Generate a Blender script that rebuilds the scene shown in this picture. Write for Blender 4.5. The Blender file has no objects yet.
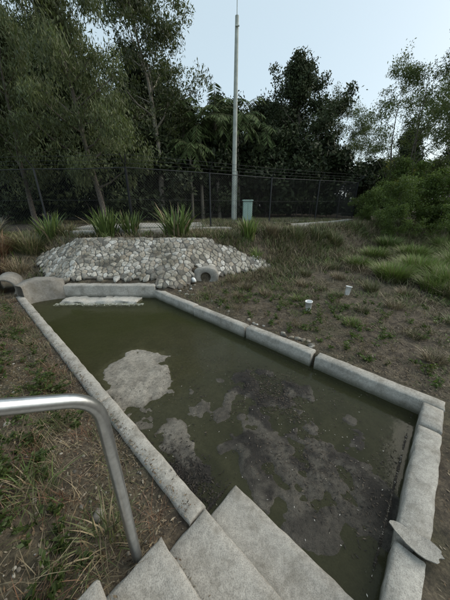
import bpy, math, numpy as np
from mathutils import Vector
rng = np.random.default_rng(7)
sc = bpy.context.scene

# ------------------------------------------------------------------ frame
AX = math.radians(47.3)
A = np.array([-math.sin(AX), math.cos(AX)])      # long axis of the basin
B = np.array([math.cos(AX), math.sin(AX)])       # across the basin
def W(s, t):
    s = np.asarray(s, float); t = np.asarray(t, float)
    return s*A[0]+t*B[0], s*A[1]+t*B[1]
def ST(x, y):
    return x*A[0]+y*A[1], x*B[0]+y*B[1]
def P3(s, t, z):
    x, y = W(s, t); return (float(x), float(y), float(z))

# ------------------------------------------------------------------ noise
_perm = rng.random((256, 256))
def vnoise(x, y, f=1.0, o=0):
    x = np.asarray(x)*f+o*17.3+1000; y = np.asarray(y)*f+o*9.1+1000
    xi = np.floor(x).astype(int); yi = np.floor(y).astype(int)
    fx = x-xi; fy = y-yi
    fx = fx*fx*(3-2*fx); fy = fy*fy*(3-2*fy)
    g = lambda a, b: _perm[a % 256, b % 256]
    return (g(xi, yi)*(1-fx)+g(xi+1, yi)*fx)*(1-fy)+(g(xi, yi+1)*(1-fx)+g(xi+1, yi+1)*fx)*fy
def fbm(x, y, f=1.0, n=4, o=0):
    r = 0; a = 1; tot = 0
    for i in range(n):
        r = r+a*vnoise(x, y, f, o+i*3); tot += a; a *= .5; f *= 2.03
    return r/tot
def sm(x, a, b):
    k = np.clip((np.asarray(x, float)-a)/(b-a), 0, 1); return k*k*(3-2*k)

# ------------------------------------------------------------------ terrain
def mound(x, y):
    f = .1+(y-5.35)*.53
    r = -.409*(x+1.05)+.658*(y-5.35)
    l = .1+.382*(x+3.7)+.585*(y-5.35)
    return np.minimum(np.minimum(f, r), np.minimum(l, .95))
def ground_h(x, y):
    x = np.asarray(x, float); y = np.asarray(y, float)
    s, t = ST(x, y)
    p = .55*sm(y, 4, 15)
    L = sm(-x, 4.2, 6.5)*sm(y, 5.3, 8)*.9
    p = np.maximum(p, L)
    p = np.maximum(p, mound(x, y))
    slope = .5-.3*sm(s, 1.5, 5)
    bank = slope*np.clip(.40-t, 0, 1.8)*sm(s, -.8, -.3)
    far = sm(s, 6, 9)
    p = p+bank*(1-far)-.03
    d = np.hypot(x, y)
    amp = .03+.10*sm(d, 4, 12)
    edge = sm(np.abs(t-2.84), .1, .6)*sm(np.abs(t-.5), .08, .4)
    p = p+(fbm(x, y, 1.3, 4)-.5)*amp*(.25+.75*edge)+(vnoise(x, y, 9)-.5)*.02*edge
    ch = sm(x, -1.0, -.85)*(1-sm(x, -.15, .0))*sm(y, 5.3, 5.5)*(1-sm(y, 5.97, 6.03))
    return p*(1-ch)+np.minimum(p, .0)*ch
BAS = [(-.29, .3), (-.29, 2.82), (4.9, 2.82), (6.42, 1.45), (6.6, .56), (.75, .56), (.75, .3)]
def inpoly(s, t, poly):
    c = np.zeros(np.shape(s), bool); n = len(poly)
    for i in range(n):
        x1, y1 = poly[i]; x2, y2 = poly[(i+1) % n]
        if y1 == y2: continue
        k = ((y1 > t) != (y2 > t)) & (s < (x2-x1)*(t-y1)/(y2-y1)+x1)
        c ^= k
    return c

# ------------------------------------------------------------------ mesh utils
def make_mesh(name, V, F, mats, mi=None, col=None, smooth=False):
    V = np.asarray(V, np.float32); F = np.asarray(F, np.int32)
    me = bpy.data.meshes.new(name)
    n, k = F.shape
    me.vertices.add(len(V)); me.vertices.foreach_set('co', V.ravel())
    me.loops.add(n*k); me.loops.foreach_set('vertex_index', F.ravel())
    me.polygons.add(n)
    me.polygons.foreach_set('loop_start', np.arange(0, n*k, k, dtype=np.int32))
    if mi is not None: me.polygons.foreach_set('material_index', np.asarray(mi, np.int32))
    if smooth: me.polygons.foreach_set('use_smooth', np.ones(n, bool))
    me.update(calc_edges=True)
    if col is not None:
        a = me.color_attributes.new('Col', 'FLOAT_COLOR', 'POINT')
        c = np.ones((len(V), 4), np.float32); c[:, :3] = col
        a.data.foreach_set('color', c.ravel())
    for m in (mats if isinstance(mats, (list, tuple)) else [mats]): me.materials.append(m)
    return me
def add_obj(name, me, loc=(0, 0, 0), rot=0, scale=1, parent=None):
    o = bpy.data.objects.new(name, me); sc.collection.objects.link(o)
    o.location = loc; o.rotation_euler = (0, 0, rot)
    o.scale = (scale,)*3 if np.isscalar(scale) else scale
    if parent: o.parent = parent
    return o

class MB:
    def __init__(s): s.V = []; s.F = []; s.C = []; s.M = []; s.n = 0
    def add(s, V, F, c, m=0):
        V = np.asarray(V, float); F = np.asarray(F, int)
        s.V.append(V); s.F.append(F+s.n)
        c = np.asarray(c, float)
        s.C.append(np.tile(c, (len(V), 1)) if c.ndim == 1 else c)
        s.M.append(np.full(len(F), m)); s.n += len(V)
    def mesh(s, name, mats, smooth=False):
        return make_mesh(name, np.concatenate(s.V), np.concatenate(s.F), mats, np.concatenate(s.M), np.concatenate(s.C), smooth)
    def tube(s, pts, rad, n=6, c=(.1, .1, .1), m=0):
        pts = np.asarray(pts, float); k = len(pts)
        rad = np.broadcast_to(np.asarray(rad, float), (k,))
        T = np.gradient(pts, axis=0); T /= np.linalg.norm(T, axis=1)[:, None]+1e-9
        ref = np.array([0, 0, 1.]) if abs(T[0, 2]) < .9 else np.array([1., 0, 0])
        out = []
        u = np.cross(ref, T[0]); u /= np.linalg.norm(u)
        for i in range(k):
            u = u-T[i]*np.dot(u, T[i]); u /= np.linalg.norm(u)+1e-9
            v = np.cross(T[i], u)
            a = np.arange(n)*2*math.pi/n
            out.append(pts[i]+rad[i]*(np.cos(a)[:, None]*u+np.sin(a)[:, None]*v))
        V = np.concatenate(out)
        F = [[i*n+j, i*n+(j+1) % n, (i+1)*n+(j+1) % n, (i+1)*n+j] for i in range(k-1) for j in range(n)]
        s.add(V, F, c, m)

def tnorm(v): return v/(np.linalg.norm(v, axis=-1, keepdims=True)+1e-9)

def leaves(mb, C, L, Wd, dirv, col, m=0):
    N = len(C); d = tnorm(dirv)
    r = tnorm(rng.normal(size=(N, 3))); w = tnorm(np.cross(d, r))
    L = np.broadcast_to(L, (N,))[:, None]; Wd = np.broadcast_to(Wd, (N,))[:, None]
    V = np.stack([C-d*L/2, C+w*Wd/2-d*L*.08, C+d*L/2, C-w*Wd/2-d*L*.08], 1).reshape(-1, 3)
    F = np.arange(N*4).reshape(-1, 4)
    mb.add(V, F, np.repeat(col, 4, 0), m)

def blades(mb, P, H, Wd, lean, col, droop=.35, az=None, m=0):
    N = len(P)
    H = np.broadcast_to(H, (N,)); Wd = np.broadcast_to(Wd, (N,)); lean = np.broadcast_to(lean, (N,))
    if az is None: az = rng.random(N)*2*math.pi
    d = np.stack([np.cos(az), np.sin(az), 0*az], 1)
    fa = az+math.pi/2+rng.normal(size=N)*.5
    w = np.stack([np.cos(fa), np.sin(fa), 0*fa], 1)
    rows = []
    cols = []
    for t, ww in ((0, .8), (.35, 1), (.7, .7), (1, .06)):
        c = P+d*(lean*H*(.35*t+.65*t*t))[:, None]
        c = c+np.array([0, 0, 1.])*(H*(t-droop*lean*t*t))[:, None]
        rows += [c-w*(Wd*ww/2)[:, None], c+w*(Wd*ww/2)[:, None]]
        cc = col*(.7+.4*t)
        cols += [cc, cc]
    V = np.stack(rows, 1).reshape(-1, 3); Cc = np.stack(cols, 1).reshape(-1, 3)
    b = np.arange(N)[:, None]*8
    F = np.concatenate([b+np.array([0, 1, 3, 2]), b+np.array([2, 3, 5, 4]), b+np.array([4, 5, 7, 6])])
    mb.add(V, F, Cc, m)

# ------------------------------------------------------------------ materials
def new_mat(name):
    m = bpy.data.materials.new(name); m.use_nodes = True
    nt = m.node_tree; b = nt.nodes['Principled BSDF']
    return m, nt, b
def N(nt, t, **k):
    n = nt.nodes.new(t)
    for a, v in k.items(): setattr(n, a, v)
    return n
def pos(nt): return N(nt, 'ShaderNodeNewGeometry').outputs['Position']
def noise(nt, scale, detail=6, rough=.6, vec=None):
    n = N(nt, 'ShaderNodeTexNoise'); n.inputs['Scale'].default_value = scale
    n.inputs['Detail'].default_value = detail; n.inputs['Roughness'].default_value = rough
    nt.links.new(vec if vec is not None else pos(nt), n.inputs['Vector']); return n.outputs['Fac']
def ramp(nt, fac, stops):
    r = N(nt, 'ShaderNodeValToRGB'); e = r.color_ramp.elements
    while len(e) < len(stops): e.new(.5)
    for i, (p, c) in enumerate(stops):
        e[i].position = p; e[i].color = (*c, 1) if len(c) == 3 else c
    nt.links.new(fac, r.inputs['Fac']); return r.outputs['Color']
def g(v): return (v, v, v)
def mix(nt, f, a, b, mode='MIX'):
    n = N(nt, 'ShaderNodeMix', data_type='RGBA', blend_type=mode)
    for sock, v in ((n.inputs[0], f), (n.inputs[6], a), (n.inputs[7], b)):
        if hasattr(v, 'node'): nt.links.new(v, sock)
        elif isinstance(v, (int, float)): sock.default_value = v
        else: sock.default_value = (*v, 1)
    return n.outputs[2]
def bump(nt, h, bsdf, strength=.5, dist=.02):
    b = N(nt, 'ShaderNodeBump'); b.inputs['Strength'].default_value = strength
    b.inputs['Distance'].default_value = dist
    nt.links.new(h, b.inputs['Height']); nt.links.new(b.outputs['Normal'], bsdf.inputs['Normal'])
    return b

def veg_mat(name, transl=.35, rough=.5):
    m, nt, b = new_mat(name)
    at = N(nt, 'ShaderNodeAttribute', attribute_name='Col')
    b.inputs['Roughness'].default_value = rough
    b.inputs['Specular IOR Level'].default_value = .3
    nt.links.new(at.outputs['Color'], b.inputs['Base Color'])
    if transl:
        tr = N(nt, 'ShaderNodeBsdfTranslucent')
        c2 = mix(nt, 1.0, at.outputs['Color'], (1.15, 1.25, .7), 'MULTIPLY')
        nt.links.new(c2, tr.inputs['Color'])
        mx = N(nt, 'ShaderNodeMixShader'); mx.inputs[0].default_value = transl
        nt.links.new(b.outputs[0], mx.inputs[1]); nt.links.new(tr.outputs[0], mx.inputs[2])
        nt.links.new(mx.outputs[0], nt.nodes['Material Output'].inputs['Surface'])
    return m
M_leaf = veg_mat('leaf', .28); M_grass = veg_mat('grass_blade', 0); M_leaf_far = veg_mat('leaf_far', 0, .7)
def attr_mat(name, rough=.85, sc_=60, bs=.3, var=.35):
    m, nt, b = new_mat(name)
    at = N(nt, 'ShaderNodeAttribute', attribute_name='Col')
    nz = noise(nt, sc_, 5)
    c = mix(nt, 1.0, at.outputs['Color'], ramp(nt, nz, [(.3, g(1-var)), (.7, g(1+var*.4))]), 'MULTIPLY')
    nt.links.new(c, b.inputs['Base Color']); b.inputs['Roughness'].default_value = rough
    bump(nt, nz, b, bs, .01)
    return m
M_bark = attr_mat('bark', .9, 14, .6, .5)
M_litter = attr_mat('litter', .8, 50, .2, .3)
M_stone, nt, b = new_mat('pitched_stone')
at = N(nt, 'ShaderNodeAttribute', attribute_name='Col')
nz = noise(nt, 22, 5); nw = noise(nt, 1.6, 6, .65)
c = mix(nt, 1., at.outputs['Color'], ramp(nt, nz, [(.3, g(.5)), (.7, g(1.15))]), 'MULTIPLY')
c = mix(nt, 1., c, ramp(nt, nw, [(.38, (.5, .48, .42)), (.58, g(1.))]), 'MULTIPLY')   # weathering
nt.links.new(c, b.inputs['Base Color']); b.inputs['Roughness'].default_value = .88; bump(nt, nz, b, .5, .01)

def concrete(name, base=.36, tint=(1, .95, .85), dirt=.55, wetline=None):
    m, nt, b = new_mat(name)
    n1 = noise(nt, 2.2, 8, .65); n2 = noise(nt, 35, 6, .7); n3 = noise(nt, 170, 3, .6)
    c = ramp(nt, n1, [(.3, tuple(base*.70*k for k in tint)), (.5, tuple(base*k for k in tint)), (.72, tuple(base*1.15*k for k in tint))])
    c = mix(nt, 1., c, ramp(nt, n2, [(.3, g(.74)), (.6, g(1.05))]), 'MULTIPLY')
    c = mix(nt, 1., c, ramp(nt, n3, [(.36, g(.72)), (.5, g(1.0)), (.66, g(1.12))]), 'MULTIPLY')
    n4 = noise(nt, 5.5, 9, .75)
    dm = ramp(nt, n4, [(.47, g(0)), (.68, g(dirt))])
    c = mix(nt, dm, c, (.10, .086, .058))
    sep = N(nt, 'ShaderNodeSeparateXYZ'); nt.links.new(pos(nt), sep.inputs[0])
    if wetline is not None:
        mr = N(nt, 'ShaderNodeMapRange'); nt.links.new(sep.outputs['Z'], mr.inputs['Value'])
        mr.inputs['From Min'].default_value = wetline[0]; mr.inputs['From Max'].default_value = wetline[1]
        mr.inputs['To Min'].default_value = .92; mr.inputs['To Max'].default_value = 0
        mul = N(nt, 'ShaderNodeMath', operation='MULTIPLY')
        nt.links.new(mr.outputs[0], mul.inputs[0])
        nt.links.new(ramp(nt, n4, [(.25, g(1.)), (.8, g(.75))]), mul.inputs[1])
        c = mix(nt, mul.outputs[0], c, (.035, .038, .018))
    nt.links.new(c, b.inputs['Base Color']); b.inputs['Roughness'].default_value = .9
    ad = N(nt, 'ShaderNodeMath', operation='ADD'); nt.links.new(n2, ad.inputs[0]); nt.links.new(n3, ad.inputs[1])
    bump(nt, ad.outputs[0], b, .5, .008)
    return m
M_conc = concrete('basin_concrete', .39, dirt=.6, wetline=(-.17, -.08))
M_step = concrete('step_concrete', .36, dirt=.55, wetline=(-.22, -.16))
M_concd = concrete('old_concrete', .26, dirt=.7)

# ground
M_ground, nt, b = new_mat('ground_soil')
n1 = noise(nt, .9, 6, .6); n2 = noise(nt, 9, 8, .7); n3 = noise(nt, 55, 6, .75)
c = ramp(nt, n2, [(.3, (.036, .028, .02)), (.5, (.105, .083, .057)), (.68, (.21, .17, .115))])
grn = ramp(nt, n1, [(.48, g(0)), (.66, g(.45))])
c = mix(nt, grn, c, (.065, .072, .028))
c = mix(nt, 1., c, ramp(nt, n3, [(.3, g(.4)), (.55, g(1.)), (.72, g(1.7))]), 'MULTIPLY')
nt.links.new(c, b.inputs['Base Color']); b.inputs['Roughness'].default_value = .95
ad = N(nt, 'ShaderNodeMath', operation='ADD'); nt.links.new(n2, ad.inputs[0]); nt.links.new(n3, ad.inputs[1])
bump(nt, ad.outputs[0], b, .9, .03)

# mud : Col.r = dry sediment, Col.g = algae, Col.b = black leaf muck
M_mud, nt, b = new_mat('basin_mud')
at = N(nt, 'ShaderNodeAttribute', attribute_name='Col')
sp = N(nt, 'ShaderNodeSeparateColor'); nt.links.new(at.outputs['Color'], sp.inputs[0])
n1 = noise(nt, 3, 8, .65); n2 = noise(nt, 28, 8, .75); n3 = noise(nt, 120, 4, .7)
c = ramp(nt, n1, [(.3, (.085, .077, .062)), (.5, (.13, .118, .096)), (.72, (.18, .163, .133))])
c = mix(nt, sp.outputs[1], c, (.07, .088, .014))
c = mix(nt, sp.outputs[2], c, (.017, .015, .013))
c = mix(nt, sp.outputs[0], c, (.33, .305, .26))
c = mix(nt, 1., c, ramp(nt, n2, [(.3, g(.5)), (.6, g(1.15))]), 'MULTIPLY')
c = mix(nt, 1., c, ramp(nt, n3, [(.3, g(.7)), (.62, g(1.15)), (.75, g(1.6))]), 'MULTIPLY')
nt.links.new(c, b.inputs['Base Color'])
rr = N(nt, 'ShaderNodeMapRange'); nt.links.new(sp.outputs[0], rr.inputs['Value'])
rr.inputs['To Min'].default_value = .55; rr.inputs['To Max'].default_value = .9
nt.links.new(rr.outputs[0], b.inputs['Roughness'])
b.inputs['Specular IOR Level'].default_value = .3
ad = N(nt, 'ShaderNodeMath', operation='ADD'); nt.links.new(n2, ad.inputs[0]); nt.links.new(n3, ad.inputs[1])
bump(nt, ad.outputs[0], b, .8, .015)

# water
M_water = bpy.data.materials.new('shallow_water'); M_water.use_nodes = True; nt = M_water.node_tree
nt.nodes.remove(nt.nodes['Principled BSDF'])
tr = N(nt, 'ShaderNodeBsdfTransparent'); tr.inputs[0].default_value = (.77, .76, .62, 1)
gl = N(nt, 'ShaderNodeBsdfGlossy'); gl.inputs['Roughness'].default_value = .10; gl.inputs[0].default_value = (.7, .7, .68, 1)
df = N(nt, 'ShaderNodeBsdfDiffuse'); df.inputs[0].default_value = (.085, .086, .046, 1)
m0 = N(nt, 'ShaderNodeMixShader'); m0.inputs[0].default_value = .28
nt.links.new(tr.outputs[0], m0.inputs[1]); nt.links.new(df.outputs[0], m0.inputs[2])
fr = N(nt, 'ShaderNodeFresnel'); fr.inputs['IOR'].default_value = 1.25
bp = N(nt, 'ShaderNodeBump'); bp.inputs['Strength'].default_value = .25; bp.inputs['Distance'].default_value = .01
nt.links.new(noise(nt, 7, 4, .55), bp.inputs['Height'])
nt.links.new(bp.outputs[0], gl.inputs['Normal']); nt.links.new(bp.outputs[0], fr.inputs['Normal'])
mx = N(nt, 'ShaderNodeMixShader'); nt.links.new(fr.outputs[0], mx.inputs[0])
nt.links.new(m0.outputs[0], mx.inputs[1]); nt.links.new(gl.outputs[0], mx.inputs[2])
nt.links.new(mx.outputs[0], nt.nodes['Material Output'].inputs['Surface'])

def simple(name, col, rough=.5, metal=0, nsc=20, var=.2):
    m, nt, b = new_mat(name)
    nz = noise(nt, nsc, 6, .65)
    nt.links.new(ramp(nt, nz, [(.3, tuple(k*(1-var) for k in col)), (.7, tuple(min(1, k*(1+var)) for k in col))]), b.inputs['Base Color'])
    b.inputs['Roughness'].default_value = rough; b.inputs['Metallic'].default_value = metal
    return m
M_steel = simple('galvanised_steel', (.5, .51, .51), .3, .9, 30, .18)
M_fence = simple('black_coated_steel', (.03, .032, .034), .5, .3, 8, .3)
M_pole = simple('weathered_pole', (.42, .45, .41), .8, 0, 4, .25)
M_cab = simple('green_paint', (.30, .42, .36), .5, 0, 5, .12)
M_white = simple('white_plastic', (.78, .78, .76), .45, 0, 20, .1)

# ------------------------------------------------------------------ ground sheet
def axis(a, b, st):
    core = np.arange(a, b, st); lo = []; hi = []; x = a; d = st
    while x > -400: d *= 1.12; x -= d; lo.append(x)
    x = core[-1]; d = st
    while x < 400: d *= 1.12; x += d; hi.append(x)
    return np.array(lo[::-1]+list(core)+hi)
sa = axis(-2, 9, .05); ta = axis(-2.5, 7, .05)
S, T = np.meshgrid(sa, ta, indexing='ij')
X, Y = W(S, T)
Z = ground_h(X, Y)
low = inpoly(S, T, BAS) | ((S > -.33) & (S < .71) & (T > -2.4) & (T < .63))
Z = np.where(low, -.6, Z)
ns, ntt = S.shape
idx = np.arange(ns*ntt).reshape(ns, ntt)
F = np.stack([idx[:-1, :-1], idx[1:, :-1], idx[1:, 1:], idx[:-1, 1:]], -1).reshape(-1, 4)
add_obj('ground', make_mesh('ground', np.stack([X, Y, Z], -1).reshape(-1, 3), F[:, ::-1], M_ground, smooth=True))

# ------------------------------------------------------------------ basin mud + water
WL = -.185
sg = np.arange(-.3, 6.62, .014); tg = np.arange(.5, 2.86, .014)
S, T = np.meshgrid(sg, tg, indexing='ij'); X, Y = W(S, T)
wob = (fbm(S, T, 2.2, 5, 5)-.5)
el = np.sqrt(((S-2.6-.45*(T-1.15))/.56)**2+((T-1.08)/.62)**2)+wob*1.2+(fbm(S, T, 9, 3, 31)-.5)*.35
patch = 1-sm(el, .66, 1.2)
el2 = np.sqrt(((S-1.36)/.2)**2+((T-.92)/.12)**2)+wob*2.2+(fbm(S, T, 12, 3, 8)-.5)*1.3
patch2 = 1-sm(el2, .3, 1.3)
el3 = np.sqrt(((S-.75)/1.25)**2+((T-1.75)/.8)**2)+wob*1.0
rough_ = 1-sm(el3, .55, 1.3)
Zm = -.212-.035*sm(S, 2.9, 4)+.038*(1-sm(el, .5, 1.35))+.012*patch2+rough_*.028+(fbm(S, T, 3, 4, 9)-.5)*.028
Zm = Zm+(.35+.65*rough_)*(fbm(S, T, 8, 3, 2)-.5)*.055
Zm = Zm+.014*(1-sm(S, 2.2, 3.0))*(1-sm(T, 1.3, 1.9))
Zm = Zm-.03*sm(T, 2.35, 2.6)*(1-sm(S, 2, 3))
dz = Zm-WL; Zm = WL+dz+.0035*np.tanh(dz/.001)      # keep the bed clear of the water plane
alg = np.clip(sm(S, 2.7, 4.2)*.95+sm(T, 2.25, 2.65)*.8, 0, 1)*(.6+.7*(fbm(S, T, 2.5, 3, 4)-.2))
muck = np.clip(rough_*(.4+.55*sm(fbm(S, T, 6, 4, 12), .42, .58))+(1-sm(np.hypot((S-1.0)/.35, (T-.8)/.2)+wob, .6, 1.1)), 0, .95)
muck = np.maximum(muck, .6*(1-sm(S+wob*.5, -.1, .8))); muck = np.maximum(muck, .5*sm(T, 1.7, 2.3)*(1-sm(S, 1.6, 2.6))*(1-alg*.6))
muck = np.maximum(muck, .9*(1-sm(np.hypot((S-1.15)/.35, (T-2.0)/.28)+wob*2.2, .5, 1.0)))
col = np.stack([np.clip(patch+patch2*.45, 0, 1)*(.55+.45*sm(fbm(S, T, 8, 4, 3), .3, .6)), np.clip(alg, 0, 1), muck], -1).reshape(-1, 3)
idx = np.arange(S.size).reshape(S.shape)
F = np.stack([idx[:-1, :-1], idx[1:, :-1], idx[1:, 1:], idx[:-1, 1:]], -1).reshape(-1, 4)[:, ::-1]
cs = S[:-1, :-1].ravel()+.01; ct = T[:-1, :-1].ravel()+.01
keep = inpoly(cs, ct, [(-.4, .4), (-.4, 2.95), (4.95, 2.95), (6.5, 1.45), (6.7, .4)])
add_obj('basin_mud', make_mesh('basin_mud', np.stack([X, Y, Zm], -1).reshape(-1, 3), F[keep], M_mud, col=col, smooth=True))
def mud_z(s, t):
    i = np.clip(((s+.3)/.014).astype(int), 0, len(sg)-1); j = np.clip(((t-.5)/.014).astype(int), 0, len(tg)-1)
    return Zm[i, j]
wp = [(-.28, .58), (-.28, 2.80), (4.88, 2.80), (6.4, 1.45), (6.55, .58)]
me = bpy.data.meshes.new('basin_water'); me.from_pydata([P3(a, c_, WL) for a, c_ in wp], [], [list(range(5))[::-1]]); me.materials.append(M_water)
add_obj('water', me)
for p in me.polygons:
    if p.normal.z < 0: me.flip_normals(); break

# ------------------------------------------------------------------ rough-edged blocks
def block(mb, s0, s1, t0, t1, z0, z1, bev=.018, jit=.006, seg=.07, c=(1, 1, 1), frame='st', tw=0):
    ns = max(2, int((s1-s0)/seg)); nt_ = max(2, int((t1-t0)/seg))
    ss = np.concatenate([[s0, s0+bev], np.linspace(s0+bev, s1-bev, ns+1)[1:-1], [s1-bev, s1]])
    tt = np.concatenate([[t0, t0+bev], np.linspace(t0+bev, t1-bev, nt_+1)[1:-1], [t1-bev, t1]])
    Sx, Tx = np.meshgrid(ss, tt, indexing='ij')
    Zt = np.full(Sx.shape, z1)
    edge = np.zeros(Sx.shape, bool); edge[0] = edge[-1] = True; edge[:, 0] = edge[:, -1] = True
    Zt = np.where(edge, z1-bev, Zt)+(rng.random(Sx.shape)-.5)*jit*.6
    Zt += (vnoise(Sx, Tx, 3, 7)-.5)*jit*1.5
    Sj = Sx+(rng.random(Sx.shape)-.5)*jit*1.2; Tj = Tx+(rng.random(Sx.shape)-.5)*jit*1.2
    if tw: Tj = Tj+tw*(Sx-s0)
    a, b_ = Sx.shape
    id_ = np.arange(a*b_).reshape(a, b_)
    V = [np.stack([Sj, Tj, Zt], -1).reshape(-1, 3)]
    F = [np.stack([id_[:-1, :-1], id_[1:, :-1], id_[1:, 1:], id_[:-1, 1:]], -1).reshape(-1, 4)]
    ring = list(id_[:, 0])+list(id_[-1, 1:])+list(id_[-2::-1, -1])+list(id_[0, -2:0:-1])
    rp = V[0][ring].copy(); rp[:, 2] = z0
    n0 = a*b_; V.append(rp); k = len(ring)
    F.append(np.array([[ring[i], n0+i, n0+(i+1) % k, ring[(i+1) % k]] for i in range(k)]))
    V = np.concatenate(V)
    if frame == 'st':
        x, y = W(V[:, 0], V[:, 1]); V = np.stack([x, y, V[:, 2]], 1)
    Fa = np.concatenate(F)
    mb.add(V, Fa, c)

# stairs
mb = MB()
steps = [(.937, -.15), (.62, .0), (.305, .195), (.01, .38), (-.30, .56), (-.61, .745), (-.92, .93), (-1.23, 1.11)]
for i, (te, z) in enumerate(steps):
    block(mb, -.36 if i else -.19, .752, te-(.315 if i else .312), te, -.62, z, bev=.014, jit=.006, seg=.06)
add_obj('concrete_stairs', mb.mesh('concrete_stairs', M_step))

# left wall
mb = MB()
cuts = [.757, 2.2, 3.7, 5.2, 6.62]
for a_, b_ in zip(cuts[:-1], cuts[1:]):
    block(mb, a_+.004, b_-.004, .495, .63, -.62, rng.normal()*.004, bev=.015, jit=.008)
add_obj('basin_side_wall', mb.mesh('basin_side_wall', M_conc))
# right + end kerb
mb = MB()
for a_, b_, dz, tw in [(-.37, .93, .0, .0), (.985, 2.09, .012, .008), (2.12, 3.37, -.006, -.008), (3.40, 4.95, 0, .004)]:
    block(mb, a_, b_, 2.755, 2.905, -.6, dz, bev=.014, jit=.009, tw=tw)
add_obj('concrete_kerb', mb.mesh('concrete_kerb', M_conc))
mb = MB()
for a_, b_, dz in [(.95, 1.30, -.02), (1.33, 2.38, .0), (2.40, 2.749, .006)]:
    block(mb, -.362, -.2, a_, b_, -.6, dz, bev=.016, jit=.009)
add_obj('concrete_kerb', mb.mesh('concrete_kerb_end', M_conc))
# thin broken flake of concrete bridging the kerb joint
k_ = 26; cx, cy = -.29, 1.34; V = []
base_r = []
for i in range(k_):
    a = i*2*math.pi/k_; rq = 1+.06*rng.normal()+.12*math.sin(3*a+1)
    base_r.append((math.cos(a)*.125*rq, math.sin(a)*.055*rq))
for a, c_ in base_r: V.append(P3(cx+a, cy+c_, .016))
for a, c_ in base_r: V.append(P3(cx+a*.97, cy+c_*.97, .006))
V.append(P3(cx, cy, .0165)); V.append(P3(cx, cy, .006))
F = [[i, (i+1) % k_, k_+(i+1) % k_, k_+i] for i in range(k_)]
me = bpy.data.meshes.new('broken_slab'); me.from_pydata(V, [], F+[[i, (i+1) % k_, 2*k_] for i in range(k_)]+[[k_+(i+1) % k_, k_+i, 2*k_+1] for i in range(k_)]); me.materials.append(M_step)
add_obj('broken_concrete_slab', me)

# far headwall, wing wall, apron
mb = MB()
block(mb, -3.78, -1.62, 5.27, 5.50, -.6, .12, frame='xy', bev=.02, jit=.012)
add_obj('culvert_headwall', mb.mesh('culvert_headwall', M_conc))
mb = MB()
block(mb, -3.65, -1.95, 4.93, 5.263, -.6, -.14, frame='xy', bev=.02, jit=.06)
add_obj('concrete_apron', mb.mesh('concrete_apron', concrete('pale_concrete', .52, dirt=.2)))
mb = MB()
path = np.array([(-4.42, 4.86), (-4.36, 5.02), (-4.22, 5.16), (-4.02, 5.28), (-3.78, 5.37)])
prof = [(-.12, -.6), (-.12, .20), (-.09, .24), (.09, .24), (.12, .20), (.12, -.6)]
V = []
tg_ = np.gradient(path, axis=0); tg_ /= np.linalg.norm(tg_, axis=1)[:, None]
for i, p in enumerate(path):
    nn = np.array([-tg_[i, 1], tg_[i, 0]])
    for o_, z_ in prof: V.append((*(p+nn*o_), z_+(.1*math.sin(i/4*math.pi) if z_ > 0 else 0)))
F = [[i*6+j, i*6+j+1, (i+1)*6+j+1, (i+1)*6+j] for i in range(4) for j in range(5)]
F += [[0, 1, 2, 5], [2, 3, 4, 5], [24, 25, 26, 29], [26, 27, 28, 29]]
mb.add(V, F, (1, 1, 1)); add_obj('concrete_wing_wall', mb.mesh('concrete_wing_wall', M_concd))

def pipe(name, c0, direction, length, r, th, mat, seg=28):
    d = np.array(direction, float); d /= np.linalg.norm(d)
    u = np.cross(d, [0, 0, 1.]); u /= np.linalg.norm(u); v = np.cross(u, d)
    c0 = np.array(c0, float); a = np.arange(seg)*2*math.pi/seg
    ring = lambda c, rr: c+rr*(np.cos(a)[:, None]*u+np.sin(a)[:, None]*v)
    V = np.concatenate([ring(c0, r), ring(c0+d*length, r), ring(c0+d*length, r-th), ring(c0, r-th)])
    F = []
    for k in range(4):
        k2 = (k+1) % 4
        for j in range(seg):
            F.append([k*seg+j, k*seg+(j+1) % seg, k2*seg+(j+1) % seg, k2*seg+j])
    return add_obj(name, make_mesh(name, V, F, mat))
pipe('concrete_pipe', (-5.2, 5.6, .12), (.55, -1, 0), .7, .24, .045, M_concd)
# arched outlet headwall with a round bore
seg = 36; a = np.arange(seg)*2*math.pi/seg+math.pi/seg
hx, hz, rr0 = -.50, .11, .13
sq = []
for q in a:
    cx_, sx_ = math.cos(q), math.sin(q)
    if sx_ > 0: m_ = 1/math.pow(abs(cx_/.33)**3+abs(sx_/.25)**3, 1/3)
    else: m_ = min(.33/max(abs(cx_), 1e-6), .26/max(abs(sx_), 1e-6))
    sq.append((cx_*m_*(1+.02*rng.normal()), sx_*m_*(1+.02*rng.normal())))
sq = np.array(sq); ci_ = np.stack([np.cos(a), np.sin(a)], 1)*rr0
rg = lambda p, y: np.stack([hx+p[:, 0], np.full(seg, y), hz+p[:, 1]], 1)
V = np.concatenate([rg(sq, 6.3), rg(sq, 5.99), rg(sq*.95, 5.965), rg(ci_*1.08, 5.965), rg(ci_, 5.985), rg(ci_, 6.6), rg(ci_*.02, 6.6)])
F = [[k*seg+j, k*seg+(j+1) % seg, (k+1)*seg+(j+1) % seg, (k+1)*seg+j] for k in range(6) for j in range(seg)]
add_obj('pipe_headwall', make_mesh('pipe_headwall', V, F, concrete('pipe_concrete', .33, dirt=.6)))

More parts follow.
